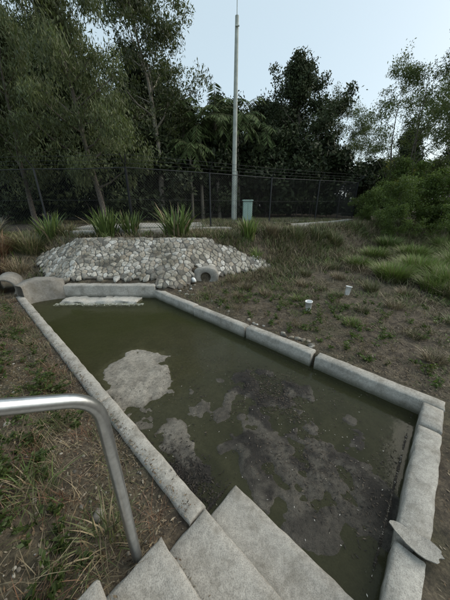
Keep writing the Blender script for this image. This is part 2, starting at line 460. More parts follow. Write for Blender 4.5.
# ------------------------------------------------------------------ stone pitching (fitted cells)
import bmesh
bm = bmesh.new(); bmesh.ops.create_icosphere(bm, subdivisions=2, radius=1)
iv = np.array([v.co[:] for v in bm.verts]); iface = np.array([[v.index for v in f.verts] for f in bm.faces]); bm.free()
def rocks(name, P, R, cols, nrm=None, flat=.45, mat=None):
    n = len(P); V = []; Fs = []; C = []
    for i in range(n):
        v = iv.copy()
        for _ in range(6):
            d = tnorm(rng.normal(size=3)); k = rng.uniform(.5, .8)
            dd = v@d; v = v-np.where(dd > k, dd-k, 0)[:, None]*d
        v = v*np.array([rng.uniform(.8, 1.25), rng.uniform(.7, 1.05), flat])*R[i]
        a = rng.random()*6.28; ca, sa_ = math.cos(a), math.sin(a)
        v = v@np.array([[ca, sa_, 0], [-sa_, ca, 0], [0, 0, 1]])
        V.append(v+P[i]); Fs.append(iface+i*len(iv)); C.append(np.tile(cols[i], (len(iv), 1)))
    return add_obj(name, make_mesh(name, np.concatenate(V), np.concatenate(Fs), mat or M_stone, col=np.concatenate(C)))
xs = np.arange(-6.2, 1.6, .08); ys = np.arange(5.3, 7.5, .08)
XX, YY = np.meshgrid(xs, ys, indexing='ij')
MZ = mound(XX, YY)
def mask_m(x, y):
    m_ = mound(x, y)
    hole = (x > -.86) & (x < -.14) & (y < 6.10)
    return (m_ > .04+.3*sm(-x, 4.2, 5.5)+.08*sm(x, -.9, .2)) & (y < 7.12+.06*np.sin(x*7)) & ~hole & (y > 5.52-.2*(x > -1.6))
P = []
st_ = .135; row = 0
for yy in np.arange(5.1, 7.5, st_*.80):
    row += 1
    for xx in np.arange(-6.8, 1.8, st_):
        if rng.random() < .12: continue
        P.append((xx+(row % 2)*st_/2+rng.normal()*.04, yy+rng.normal()*.03))
P = np.array(P)
base = np.array([[.50, .47, .41], [.38, .355, .30], [.58, .56, .51], [.31, .29, .25], [.41, .36, .29], [.21, .20, .175]])
NR = 18; th = np.arange(NR)*2*math.pi/NR; V = []; F = []; C = []; nv = 0
inm = mask_m(P[:, 0], P[:, 1])
for i in np.where(inm)[0]:
    D = P-P[i]; dl = np.hypot(D[:, 0], D[:, 1]); nb_ = (dl > 0) & (dl < .38); D = D[nb_]; dl = dl[nb_]
    cosv = (np.cos(th)[:, None]*D[:, 0]+np.sin(th)[:, None]*D[:, 1])/dl
    rr_ = np.where(cosv > .05, (dl/2-.009)/np.maximum(cosv, .05), 9).min(1)
    rr_ = np.clip(rr_, .012, .12)
    rr_ = .9*rr_+.05*(np.roll(rr_, 1)+np.roll(rr_, -1))+rng.normal(size=NR)*.0025
    hb = rng.uniform(.006, .018); tx, ty = rng.normal(size=2)*.07
    for f_, hh in ((1., -.03), (1., hb*.7), (.93, hb), (.45, hb*1.05)):
        x_ = P[i, 0]+np.cos(th)*rr_*f_; y_ = P[i, 1]+np.sin(th)*rr_*f_
        z_ = mound(x_, y_)+.014+hh+(tx*(x_-P[i, 0])+ty*(y_-P[i, 1]))+(rng.normal(size=NR)*.0015 if f_ < 1 else 0)
        V.append(np.stack([x_, y_, z_], 1))
    for k in range(3):
        for j in range(NR): F.append([nv+k*NR+j, nv+k*NR+(j+1) % NR, nv+(k+1)*NR+(j+1) % NR, nv+(k+1)*NR+j])
    q = nv+3*NR
    for j in range(0, NR-2, 2): F.append([q, q+j+1, q+j+2, q+(j+3) % NR])
    cc_ = base[rng.choice(6, p=[.24, .2, .18, .16, .12, .10])]*rng.uniform(.8, 1.1)
    C.append(np.tile(cc_, (NR*4, 1))); nv += NR*4
add_obj('stone_pitching', make_mesh('stone_pitching', np.concatenate(V), F, M_stone, col=np.concatenate(C)))
cell = mask_m(XX[:-1, :-1]+.04, YY[:-1, :-1]+.04).ravel()
idx = np.arange(XX.size).reshape(XX.shape)
F = np.stack([idx[:-1, :-1], idx[1:, :-1], idx[1:, 1:], idx[:-1, 1:]], -1).reshape(-1, 4)[cell]
add_obj('mortar_bed', make_mesh('mortar_bed', np.stack([XX, YY, MZ+.012], -1).reshape(-1, 3), F, simple('mortar', (.11, .10, .085), .95, 0, 9, .6)))

P = []; R = []
for (u0, v0, n_, sp_, r0) in [(1.25, 3.0, 12, .16, .045), (2.0, 3.02, 7, .2, .04), (4.2, 3.15, 20, .4, .04), (3.3, 3.1, 6, .3, .035)]:
    for _ in range(n_):
        s_ = u0+rng.normal()*sp_; t_ = v0+abs(rng.normal())*sp_*.5-.03
        if t_ < 2.96: continue
        x_, y_ = W(s_, t_); P.append((x_, y_, float(ground_h(x_, y_))+.006)); R.append(r0*rng.uniform(.4, 1.3))
cc = base[rng.integers(0, 6, len(P))]*rng.uniform(.6, 1.0, (len(P), 1))
rocks('rubble_stones', np.array(P), np.array(R), cc, None, .6)
n_ = 500
s_ = rng.uniform(-.2, 4.5, n_); t_ = .46-np.abs(rng.normal(size=n_))*.55
m_ = ~((s_ < .78) & (t_ > -2)); s_, t_ = s_[m_], t_[m_]
x_, y_ = W(s_, t_); P = np.stack([x_, y_, ground_h(x_, y_)+.004], 1)
cc = base[rng.integers(0, 6, len(P))]*rng.uniform(.4, 1.0, (len(P), 1))
rocks('pebbles', P, rng.uniform(.004, .014, len(P))*(1+2*(rng.random(len(P)) > .97)), cc, None, .6)
x_, y_ = W(1.15, .12)
rocks('bank_rock', np.array([[x_, y_, float(ground_h(x_, y_))+.015]]), np.array([.045]), np.array([[.4, .37, .33]]), None, .6)

# ------------------------------------------------------------------ handrail
px, py = -.462, .676
dd = np.array([-B[0], -B[1], .57]); dd /= np.linalg.norm(dd)
pts = [np.array([px, py, .12]), np.array([px, py, .6]), np.array([px, py, 1.06])]
corner = np.array([px, py, 1.20]); r_ = .11
p0 = corner-np.array([0, 0, r_]); p2 = corner+dd*r_
for k in np.linspace(0, 1, 9): pts.append((1-k)**2*p0+2*k*(1-k)*corner+k*k*p2)
for k in (.5, 1, 1.6, 2.2): pts.append(corner+dd*k)
mb = MB(); mb.tube(pts, .024, 20)
mb.tube([corner+dd*1.7, corner+dd*1.7+np.array([0, 0, -1.1])], .024, 16)
add_obj('steel_handrail', mb.mesh('steel_handrail', M_steel, True))

# ------------------------------------------------------------------ fence
mb = MB()
fpts = [(-13, 9.8), (-3.3, 9.0), (7.5, 15.0), (9.2, 25)]
FH = 2.1
for (a0, a1) in zip(fpts[:-1], fpts[1:]):
    a0 = np.array(a0); a1 = np.array(a1); L = np.linalg.norm(a1-a0); d = (a1-a0)/L
    npost = max(1, round(L/3.0)); sp_ = L/npost
    gz = lambda q: float(ground_h(*(a0+d*q)))
    for i in range(npost+1):
        p = a0+d*sp_*i; z = gz(sp_*i)
        mb.tube([(p[0], p[1], z-.1), (p[0], p[1], z+FH)], .032 if i % npost else .045, 8)
        o = np.array([d[1], -d[0]])*.28
        mb.tube([(p[0], p[1], z+FH), (p[0]+o[0], p[1]+o[1], z+FH+.32)], .02, 6)
    q = np.linspace(0, L, npost*2+1)
    zz = np.array([gz(k) for k in q])
    base_ = np.stack([a0[0]+d[0]*q, a0[1]+d[1]*q], 1)
    for h_, r_, off in [(FH-.02, .016, 0), (.08, .006, 0), (1.1, .005, 0), (FH+.1, .005, .09), (FH+.2, .005, .18), (FH+.31, .005, .27)]:
        mb.tube(np.column_stack([base_+np.array([d[1], -d[0]])*off, zz+h_]), r_, 5)
    gap = .095; H_ = FH-.1
    for k in np.arange(-H_, L, gap):
        for sg_ in (1, -1):
            q0, q1 = (k, k+H_)
            z0, z1 = (0, H_) if sg_ > 0 else (H_, 0)
            t0 = max(0, (0-q0)/H_); t1 = min(1, (L-q0)/H_)
            if t1 <= t0: continue
            e0 = q0+H_*t0; e1 = q0+H_*t1
            zz0 = z0+(z1-z0)*t0; zz1 = z0+(z1-z0)*t1
            b0 = a0+d*e0; b1 = a0+d*e1
            mb.tube([(b0[0], b0[1], np.interp(e0, q, zz)+.06+zz0), (b1[0], b1[1], np.interp(e1, q, zz)+.06+zz1)], .003, 3)
add_obj('chain_link_fence', mb.mesh('chain_link_fence', M_fence))

def strip(name, pts, w, h, mat, sub=12):
    pts = np.array(pts, float); V = []; F = []
    q = []
    for a0, a1 in zip(pts[:-1], pts[1:]):
        for k in np.linspace(0, 1, sub, endpoint=False): q.append(a0+(a1-a0)*k)
    q.append(pts[-1]); q = np.array(q)
    tg2 = np.gradient(q, axis=0); tg2 /= np.linalg.norm(tg2, axis=1)[:, None]
    nn = np.stack([-tg2[:, 1], tg2[:, 0]], 1)
    for i, p in enumerate(q):
        z = float(ground_h(p[0], p[1]))
        for o_, zz in ((-w/2, -.3), (-w/2, h-.015), (-w/2+.015, h), (w/2-.015, h), (w/2, h-.015), (w/2, -.3)):
            V.append((*(p+nn[i]*o_), z+zz))
    n_ = len(q)
    F = [[i*6+j, i*6+j+1, (i+1)*6+j+1, (i+1)*6+j] for i in range(n_-1) for j in range(5)]
    return add_obj(name, make_mesh(name, V, F, mat))
strip('concrete_edging', [(-5.2, 8.1), (-3.3, 8.25), (.2, 9.6)], .3, .16, M_conc)
strip('concrete_edging', [(2.6, 10.3), (6.6, 13.3)], .3, .22, M_conc)
strip('gravel_driveway', [(-6, 10.6), (-2.0, 11.2), (6, 15.8)], 2.2, .12, simple('pale_gravel', (.40, .38, .34), .95, 0, 12, .2), 14)

x_, y_ = .5, 15; z_ = float(ground_h(x_, y_)); mb = MB()
mb.tube([(x_, y_, z_-.2), (x_+.02, y_, 5), (x_+.05, y_, 9.9)], [.14, .12, .085], 10)
mb.tube([(x_+.05, y_, 9.8), (x_+.05, y_, 12.5)], [.02, .012], 6)
mb.tube([(x_-.02, y_-.12, 9.5), (x_+.16, y_-.12, 9.5)], .03, 6)
mb.tube([(x_+.16, y_-.05, z_), (x_+.16, y_-.05, 3.6)], .025, 6)
add_obj('utility_pole', mb.mesh('utility_pole', M_pole, True))
z_ = float(ground_h(1.15, 13.2)); mb = MB()
block(mb, .92, 1.38, 13.0, 13.4, z_-.1, z_+1.15, frame='xy', bev=.02, jit=0)
block(mb, .88, 1.42, 12.96, 13.44, z_+1.155, z_+1.21, frame='xy', bev=.02, jit=0)
block(mb, .95, 1.14, 12.985, 12.998, z_+.1, z_+1.05, frame='xy', bev=.004, jit=0)
block(mb, 1.16, 1.35, 12.985, 12.998, z_+.1, z_+1.05, frame='xy', bev=.004, jit=0)
add_obj('utility_cabinet', mb.mesh('utility_cabinet', M_cab))

def cup(x_, y_, h, r, tilt):
    z_ = float(ground_h(x_, y_)); seg = 20; a = np.arange(seg)*2*math.pi/seg
    rings = [(r*.72, 0), (r, h), (r*1.08, h), (r*1.08, h+.01), (r*.93, h+.01), (r*.66, .02)]
    V = np.concatenate([np.stack([np.cos(a)*q, np.sin(a)*q, 0*a+zz], 1) for q, zz in rings])
    F = [[k*seg+j, k*seg+(j+1) % seg, (k+1)*seg+(j+1) % seg, (k+1)*seg+j] for k in range(5) for j in range(seg)]
    o = add_obj('white_plastic_pot', make_mesh('white_plastic_pot', V, F, M_white, smooth=False), (x_, y_, z_-.01))
    o.rotation_euler = tilt
cup(1.60, 4.22, .19, .065, (.05, -.06, 0)); cup(2.73, 5.05, .19, .065, (-.1, .15, 0))
rocks('white_plastic_bag', np.array([[-.80, 5.80, .08]]), np.array([.10]), np.array([[.8, .8, .78]]), None, .9, attr_mat('bag_plastic', .5, 40, .3, .05))

# ------------------------------------------------------------------ trees
def crv(p0, d0, L, k, up=0., wob=.12):
    pts = [np.array(p0, float)]; d = np.array(d0, float)
    for i in range(k):
        d = tnorm(d+rng.normal(size=3)*wob+np.array([0, 0, up])); pts.append(pts[-1]+d*L/k)
    return np.array(pts)
def tree_mesh(name, H, spread, cb=.35, limbs=16, leafn=24000, ls=(.16, .05), clump=.5, hang=.5,
              colr=((.035, .05, .018), (.075, .095, .035)), bark=(.13, .11, .09), tr=.16, multi=1, vs=.8, lm=None):
    mb = MB(); ctr = []
    for mtr in range(multi):
        base_ = np.array([rng.normal()*.25*(multi > 1), rng.normal()*.25*(multi > 1), -.3])
        d0 = np.array([rng.normal()*.08*multi, rng.normal()*.08*multi, 1])
        tk = crv(base_, d0, H*.93+.3, 10, .15, .05)
        rad = tr*np.linspace(1, .14, 11)/math.sqrt(multi); rad[0] *= 1.25
        mb.tube(tk, rad, 9, np.array(bark), 0)
        nl = limbs//multi
        for i in range(nl):
            f = cb+(1-cb)*((i+.5)/nl)**.9; k = f*10; j = min(9, int(k)); p = tk[j]+(tk[j+1]-tk[j])*(k-j)
            az = i*2.4+rng.normal()*.4
            prof = math.sin(math.pi*min(1, max(.12, (f-cb)/(1-cb)*.75+.2)))**.7
            L = spread*prof*rng.uniform(.55, 1.2)
            el = rng.uniform(.25, .9)+.5*(f > .85)
            dv = np.array([math.cos(az)*math.cos(el), math.sin(az)*math.cos(el), math.sin(el)])
            lb = crv(p, dv, L, 6, .03, .14)
            r0 = rad[j]*.45
            mb.tube(lb, r0*np.linspace(1, .18, 7), 6, np.array(bark)*.9, 0)
            for q in range(6):
                kk = rng.integers(2, 7); dv2 = tnorm(dv+rng.normal(size=3)*.75+np.array([0, 0, .1]))
                tw = crv(lb[kk], dv2, L*rng.uniform(.2, .5), 4, -.02, .2)
                mb.tube(tw, r0*.25*np.linspace(1, .25, 5), 4, np.array(bark)*.8, 0)
                ctr.append((tw[-1], .9)); ctr.append((tw[2], .6))
            ctr.append((lb[-1], 1.))
    C = np.array([c[0] for c in ctr]); w = np.array([c[1] for c in ctr])*rng.uniform(.3, 1.3, len(ctr))
    pick = rng.choice(len(C), leafn, p=w/w.sum())
    cr = clump*rng.uniform(.55, 1.2, len(C))
    off = tnorm(rng.normal(size=(leafn, 3)))*(rng.random((leafn, 1))**.55)*1.05; off[:, 2] *= vs
    off[:, 2] -= hang*np.abs(rng.normal(size=leafn))*.5
    Pp = C[pick]+off*cr[pick][:, None]
    Pp[:, 2] = np.maximum(Pp[:, 2], .3)
    dv = rng.normal(size=(leafn, 3)); dv[:, 2] -= hang*2.2
    cv = rng.random(len(C)); lo, hi = np.array(colr[0]), np.array(colr[1])
    k = np.clip(cv[pick]*.7+rng.random(leafn)*.35+off[:, 2]*.15, 0, 1)[:, None]
    col = (lo*(1-k)+hi*k)*rng.uniform(.75, 1.2, (leafn, 1))
    s_ = rng.uniform(.6, 1.3, leafn)
    leaves(mb, Pp, ls[0]*s_, ls[1]*s_, dv, col, 1)
    return mb.mesh(name, [M_bark, lm or M_leaf])
GH = lambda x, y: float(ground_h(x, y))
def place(name, me, x, y, rot=0, sc_=1):
    return add_obj(name, me, (x, y, GH(x, y)-.05), rot, sc_)

eu1 = tree_mesh('eucalyptus_a', 8.3, 2.4, .22, 24, 27000, (.17, .038), .55, .9, ((.06, .078, .034), (.15, .175, .08)), tr=.13)
eu2 = tree_mesh('eucalyptus_b', 11.5, 3.3, .40, 22, 24000, (.19, .055), .62, .5, ((.035, .048, .02), (.10, .12, .05)), (.30, .27, .22), .2)
eu3 = tree_mesh('eucalyptus_c', 11.0, 3.0, .18, 26, 34000, (.19, .085), .75, .3, ((.022, .034, .013), (.07, .09, .034)), tr=.22, lm=M_leaf_far)
eu4 = tree_mesh('wattle', 9.2, 3.8, .2, 30, 21000, (.15, .045), .5, .3, ((.05, .07, .022), (.12, .15, .05)), tr=.14, multi=3)
eu5 = tree_mesh('forest_tree', 12.0, 3.2, .12, 26, 24000, (.27, .14), .95, .3, ((.016, .024, .01), (.055, .072, .026)), tr=.22, lm=M_leaf_far)
shr = tree_mesh('shrub', 3.0, 1.7, .08, 16, 12000, (.13, .05), .42, .2, ((.055, .085, .022), (.16, .215, .055)), tr=.05, multi=3)
shf = tree_mesh('far_shrub', 3.2, 1.8, .05, 16, 7500, (.22, .11), .5, .2, ((.014, .022, .009), (.06, .078, .03)), tr=.05, multi=3, lm=M_leaf_far)
shy = tree_mesh('sun_tinted_tree', 5.0, 2.2, .2, 16, 7000, (.2, .08), .5, .2, ((.20, .18, .03), (.42, .38, .08)), tr=.08, lm=M_leaf)  # warm sunlight is painted into the yellow leaf colours

place('eucalyptus_tree', eu1, -5.5, 11.6, .4, 1.0)
place('eucalyptus_tree', eu1, -9.3, 12.4, 2.2, .95)
place('eucalyptus_tree', eu2, -4.2, 17.0, 1.0, 1.02)
place('eucalyptus_tree', eu2, -11.8, 13.5, 3.0, .95)
place('eucalyptus_tree', eu3, -8.8, 16.5, .0, .88)
place('eucalyptus_tree', eu3, -13.2, 16.0, 2.0, 1.0)
place('eucalyptus_tree', eu3, 6.1, 24.5, 1.3, 1.04)
place('eucalyptus_tree', eu3, 4.0, 26, 4.3, .86)
place('eucalyptus_tree', eu2, 9.2, 25.5, 4.4, .82)
place('wattle_tree', eu4, 11.2, 16.2, .5, .85)
place('wattle_tree', eu4, 13.4, 15.8, 2.4, 1.02)
place('wattle_tree', eu4, 17.8, 21, 4.0, 1.2)
place('wattle_tree', eu4, 11.8, 24.5, 5.0, .8)
place('distant_tree', shy, 16.2, 27, 4.0, .95); place('distant_tree', shy, 18.4, 28, 1.0, .8); place('distant_tree', shy, 14.6, 28, 2.0, .7)
fe = bpy.data.objects.new('forest_backdrop', None); sc.collection.objects.link(fe)
k = 0
for x_, y_, s_ in [(-20, 22, 1.1), (-16.5, 21, 1.05), (-13.5, 22, 1.0), (-10.5, 21.5, .95), (-7.5, 22, .88), (-5, 23, .8), (-2.6, 25, .76), (-.3, 26.5, .78), (2.0, 27, .80), (4.6, 29, .85), (7.4, 29.5, .82), (10.5, 31, .6), (-1.4, 30, .86), (21, 30, .7), (25, 28, .9), (22.5, 23, .75), (29, 27, 1.0), (-25, 24, 1.1)]:
    add_obj('forest_tree_%d' % k, eu5, (x_, y_, GH(x_, y_)), k*1.7, s_, fe); k += 1
for x_, y_, s_ in [(-14, 15.5, 1.1), (-10.5, 16, 1.2), (-7.2, 15.2, 1), (-3.4, 18.5, 1.0), (-1.6, 20, 1.1), (1.2, 21, 1.1), (3.4, 21, 1.2), (5.6, 21, 1.2), (8.0, 22.5, 1.2), (10.3, 20, .8), (-5, 16.5, 1), (-12, 14, .9), (-.2, 22, 1.3), (2.4, 23, 1.3), (-8.8, 17.5, 1.1), (-6.2, 18.5, 1.1), (6.8, 20.4, 1.0), (4.6, 22.5, 1.2)]:
    add_obj('undergrowth_%d' % k, shf, (x_, y_, GH(x_, y_)-.1), k*1.3, s_*1.25, fe); k += 1
for x_ in np.arange(-30, 36, 2.6):
    add_obj('undergrowth_%d' % k, shf, (x_, 33+2*math.sin(x_), .3), k*1.3, 1.5, fe); k += 1
for x_, y_, s_ in [(8.3, 12.6, .62), (9.8, 12.2, .8), (11.3, 13.0, .95), (9.9, 14.6, .95), (7.7, 10.8, .45), (10.2, 9.8, .62), (12.3, 11.0, .85), (7.2, 12.4, .42), (8.8, 9.9, .5), (9.0, 8.2, .42)]:
    place('shrub', shr, x_, y_, x_*2, s_)

def palm_mesh(H):
    mb = MB(); tk = crv((0, 0, -.2), (0, 0, 1), H, 8, .1, .03)
    mb.tube(tk, np.linspace(.14, .09, 9), 8, (.2, .18, .14), 0); top = tk[-1]
    for i in range(20):
        az = i*2.4; el = rng.uniform(-.3, 1.2)
        d = np.array([math.cos(az)*math.cos(el), math.sin(az)*math.cos(el), math.sin(el)])
        fr_ = [top]; dd_ = d.copy(); L = rng.uniform(1.9, 2.5)
        for q in range(10): dd_ = tnorm(dd_+np.array([0, 0, -.17])); fr_.append(fr_[-1]+dd_*L/10)
        fr_ = np.array(fr_); mb.tube(fr_, np.linspace(.025, .006, 11), 4, (.09, .10, .04), 1)
        n_ = 90; u = rng.uniform(.12, 1, n_)*10; j = np.minimum(9, u.astype(int)); pp = fr_[j]+(fr_[j+1]-fr_[j])*(u-j)[:, None]
        tg3 = tnorm(fr_[j+1]-fr_[j]); side = tnorm(np.cross(tg3, [0, 0, 1.]))*np.where(rng.random(n_) < .5, 1, -1)[:, None]
        dv = tnorm(side+tg3*.5+np.array([0, 0, -.7])); ll = rng.uniform(.4, .6, n_)
        leaves(mb, pp+dv*ll[:, None]/2, ll, .05, dv, np.array([.085, .12, .04])*rng.uniform(.6, 1.4, (n_, 1)), 1)
    return mb.mesh('palm', [M_bark, M_leaf_far])
pm = palm_mesh(6.2)
for x_, y_, r_, s_ in [(-3.0, 19, 0, 1.05), (-1.6, 18.4, 1, .95), (-.4, 19.5, 2, 1.1), (1.1, 20, 3, 1.05), (-2.2, 17.5, 4, .72), (2.6, 21.5, 5, 1.0)]:
    place('palm_tree', pm, x_, y_, r_, s_)

# ------------------------------------------------------------------ ground plants
GREEN = np.array([.085, .125, .032]); DRY = np.array([.27, .215, .13]); OLIVE = np.array([.10, .11, .044]); LIME = np.array([.16, .22, .05]); RED = np.array([.15, .08, .045])
def tussock(name, x_, y_, n_, h, r, col, w=.012, lean=.9, dry=.15):
    mb = MB(); a = rng.random(n_)*6.283; q = np.sqrt(rng.random(n_))*r*.35
    px_ = x_+np.cos(a)*q; py_ = y_+np.sin(a)*q
    P_ = np.stack([px_, py_, ground_h(px_, py_)-.02], 1)
    cc_ = col*rng.uniform(.6, 1.35, (n_, 1)); dm = rng.random(n_) < dry; cc_[dm] = DRY*rng.uniform(.7, 1.3, (dm.sum(), 1))
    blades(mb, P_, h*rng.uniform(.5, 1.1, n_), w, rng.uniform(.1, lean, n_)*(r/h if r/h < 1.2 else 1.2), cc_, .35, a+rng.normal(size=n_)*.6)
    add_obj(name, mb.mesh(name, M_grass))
for x_, y_, n_, h, r, c_, w_ in [(-1.5, 7.75, 150, 1.05, 1.0, GREEN*1.2, .05), (-3.75, 7.9, 130, .95, .85, GREEN*1.1, .04), (-3.1, 8.2, 100, .85, .7, GREEN*1.1, .04),
                             (.75, 7.9, 130, .7, .55, LIME*.9, .035), (.95, 7.2, 80, .3, .4, LIME*.9, .02), (1.6, 8.4, 160, .5, .5, DRY*.7, .012), (2.5, 8.6, 140, .55, .5, OLIVE*1.2, .02), (3.4, 9.2, 150, .55, .6, OLIVE*1.2, .02), (-5.6, 7.9, 120, .85, .75, GREEN*1.1, .035)]:
    tussock('lomandra_plant', x_, y_, n_, h, r, c_, w_, .75, .08)
for x_, y_, n_, h, r, c_, w_ in [(-5.9, 7.3, 500, .6, .8, OLIVE*1.3, .014), (-6.5, 6.9, 450, .65, .8, RED*1.3, .012), (-6.1, 6.2, 300, .45, .7, RED, .012), (-5.2, 8.1, 350, .5, .8, OLIVE*1.3, .014), (-7.4, 7.6, 500, .8, 1., OLIVE*1.2, .014), (-5.6, 6.3, 260, .4, .6, DRY*.8, .01)]:
    tussock('tussock_grass', x_, y_, n_, h, r, c_, w_, dry=.3)
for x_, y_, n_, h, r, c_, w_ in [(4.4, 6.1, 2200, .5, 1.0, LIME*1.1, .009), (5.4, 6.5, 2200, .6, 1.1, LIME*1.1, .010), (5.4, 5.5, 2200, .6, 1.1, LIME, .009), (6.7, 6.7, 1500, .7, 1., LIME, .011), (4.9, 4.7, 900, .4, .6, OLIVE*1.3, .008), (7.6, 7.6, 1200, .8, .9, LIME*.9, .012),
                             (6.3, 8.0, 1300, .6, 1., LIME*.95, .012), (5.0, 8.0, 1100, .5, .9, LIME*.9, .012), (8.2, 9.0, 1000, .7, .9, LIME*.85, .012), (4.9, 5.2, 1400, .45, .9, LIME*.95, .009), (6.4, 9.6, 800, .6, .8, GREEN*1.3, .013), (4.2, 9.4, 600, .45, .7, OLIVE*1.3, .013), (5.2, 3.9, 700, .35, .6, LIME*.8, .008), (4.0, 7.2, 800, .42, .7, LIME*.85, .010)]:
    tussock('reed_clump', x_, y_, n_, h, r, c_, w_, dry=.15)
for x_, y_, n_, h, r, c_ in [(1.55, 4.75, 260, .14, .35, LIME*.9), (2.15, 3.62, 300, .15, .35, LIME*.9), (1.2, 4.5, 150, .12, .25, LIME*.8), (2.6, 4.15, 160, .2, .3, OLIVE), (3.4, 5.3, 300, .3, .4, OLIVE*1.2), (.5, 5.4, 200, .25, .35, DRY*.6), (.9, 5.0, 160, .2, .3, DRY*.8), (2.9, 3.2, 180, .15, .25, OLIVE*1.1), (3.3, 4.3, 220, .22, .35, DRY*.9), (2.2, 6.4, 300, .3, .4, OLIVE*1.2), (1.2, 6.6, 240, .25, .4, DRY*.7), (3.2, 7.0, 320, .35, .5, OLIVE*1.3), (3.9, 3.6, 300, .2, .4, GREEN*1.1), (2.7, 2.6, 260, .16, .35, DRY*.8), (2.4, 4.9, 260, .18, .35, GREEN), (.3, 4.9, 220, .18, .3, DRY*.7), (1.9, 5.6, 260, .22, .4, DRY*.8), (3.0, 6.1, 260, .25, .4, DRY*.8), (4.0, 5.0, 260, .22, .4, DRY*.9), (.2, 5.9, 220, .25, .4, DRY*.8)]:
    tussock('grass_tuft', x_, y_, n_, h, r, c_, .006, dry=.25)

def okground(x, y):
    s, t = ST(x, y)
    basin = inpoly(s, t, [(-.40, .2), (-.40, 2.95), (5.0, 2.95), (6.6, 1.5), (6.7, .47), (.8, .47), (.8, .2)])
    stair = (s > -.4) & (s < .78) & (t < 1) & (t > -2.5)
    mo = mask_m(x, y) & (y < 7.15) & (y > 5.2) & (x > -6) & (x < 1)
    pad = (x > -4.) & (x < .1) & (y > 5.2) & (y < 7.1) & (mound(x, y) > .05)
    return ~(basin | stair | mo | pad)
def scatter(n_, xr, yr, dens=None):
    x = rng.uniform(*xr, n_); y = rng.uniform(*yr, n_); m = okground(x, y)
    if dens is not None: m &= rng.random(n_) < dens(x, y)
    return x[m], y[m]
mb = MB()
cx_, cy_ = scatter(7500, (-1, 14), (1.2, 15), lambda x, y: (.15+.85*sm(fbm(x, y, .9, 3, 21), .38, .58))*(.6+.4*sm(np.hypot(x-1, y-3), 1.0, 4)))
nb = 32
ci = np.repeat(np.arange(len(cx_)), nb)
far = sm(np.hypot(cx_, cy_), 3.5, 9)
rx = cx_[ci]+rng.normal(size=len(ci))*(.05+.14*far[ci]); ry = cy_[ci]+rng.normal(size=len(ci))*(.05+.14*far[ci])
m = okground(rx, ry); rx, ry, ci = rx[m], ry[m], ci[m]
pal = np.stack([OLIVE, GREEN, DRY*.95, DRY*.65, LIME*.75, DRY*.8]); cpick = rng.integers(0, 6, len(cx_))
cc_ = pal[cpick][ci]*rng.uniform(.6, 1.3, (len(ci), 1))
hh = (.06+.24*far[ci])*rng.uniform(.4, 1.3, len(ci))
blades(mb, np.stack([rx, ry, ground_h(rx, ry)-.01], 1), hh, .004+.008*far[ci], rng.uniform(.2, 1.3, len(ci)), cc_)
cx_, cy_ = scatter(1700, (-12, 2), (6.0, 14))
ci = np.repeat(np.arange(len(cx_)), 30)
rx = cx_[ci]+rng.normal(size=len(ci))*.15; ry = cy_[ci]+rng.normal(size=len(ci))*.15
m = okground(rx, ry) & ((ry < 9.9+.3*rx.clip(-3, 2)) | (ry > 13)); rx, ry, ci = rx[m], ry[m], ci[m]
cc_ = pal[rng.integers(0, 6, len(cx_))][ci]*rng.uniform(.5, 1.1, (len(ci), 1))
blades(mb, np.stack([rx, ry, ground_h(rx, ry)-.01], 1), rng.uniform(.08, .28, len(ci)), .013, rng.uniform(.2, 1.1, len(ci)), cc_)
add_obj('field_grass', mb.mesh('field_grass', M_grass))

mb = MB()
n_ = 900; s_ = rng.uniform(.3, 7.5, n_); t_ = .46-np.abs(rng.normal(size=n_))*.75
x_, y_ = W(s_, t_); m = okground(x_, y_) & (rng.random(n_) < .25+.75*sm(fbm(x_, y_, 2.2, 3, 33), .42, .6)); x_, y_ = x_[m], y_[m]
ci = np.repeat(np.arange(len(x_)), 22)
rx = x_[ci]+rng.normal(size=len(ci))*.035; ry = y_[ci]+rng.normal(size=len(ci))*.035
ss_, tt_ = ST(rx, ry); m = okground(rx, ry) & (tt_ < .49); rx, ry, ci = rx[m], ry[m], ci[m]
cc_ = np.stack([GREEN*.7, OLIVE, DRY, DRY*.7, RED])[rng.integers(0, 5, len(x_))][ci]*rng.uniform(.5, 1.3, (len(ci), 1))
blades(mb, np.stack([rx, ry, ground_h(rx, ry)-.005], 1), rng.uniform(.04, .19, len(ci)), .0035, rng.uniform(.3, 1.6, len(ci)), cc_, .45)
add_obj('bank_grass', mb.mesh('bank_grass', M_grass))
def weed(name, n_pl, gen, h, leafL, leafW, per, col, spread=.6):
    mb = MB(); x_, y_ = gen(n_pl); m = okground(x_, y_); x_, y_ = x_[m], y_[m]; z_ = ground_h(x_, y_)
    for i in range(len(x_)):
        hh = h*rng.uniform(.5, 1.2); ns_ = rng.integers(2, 5)
        for q in range(ns_):
            az = rng.random()*6.28; d = tnorm(np.array([math.cos(az)*spread, math.sin(az)*spread, 1]))
            st2 = crv((x_[i], y_[i], z_[i]-.01), d, hh, 4, -.02, .15)
            mb.tube(st2, np.linspace(.0025, .001, 5), 3, col*.8)
            u = rng.uniform(.5, 4, per); j = np.minimum(3, u.astype(int)); pp = st2[j]+(st2[j+1]-st2[j])*(u-j)[:, None]
            a2 = rng.random(per)*6.28; dv = np.stack([np.cos(a2), np.sin(a2), rng.uniform(-.3, .6, per)], 1)
            L = leafL*rng.uniform(.5, 1.2, per)
            leaves(mb, pp+tnorm(dv)*L[:, None]/2, L, L*leafW/leafL, dv, col*rng.uniform(.6, 1.4, (per, 1)))
    add_obj(name, mb.mesh(name, M_leaf))
def gen_left(n_):
    s = rng.uniform(.85, 2.0, n_); t = rng.uniform(-.9, -.0, n_); return W(s, t)
def gen_left2(n_):
    s = rng.uniform(1.8, 6, n_); t = .3-np.abs(rng.normal(size=n_))*.5; return W(s, t)
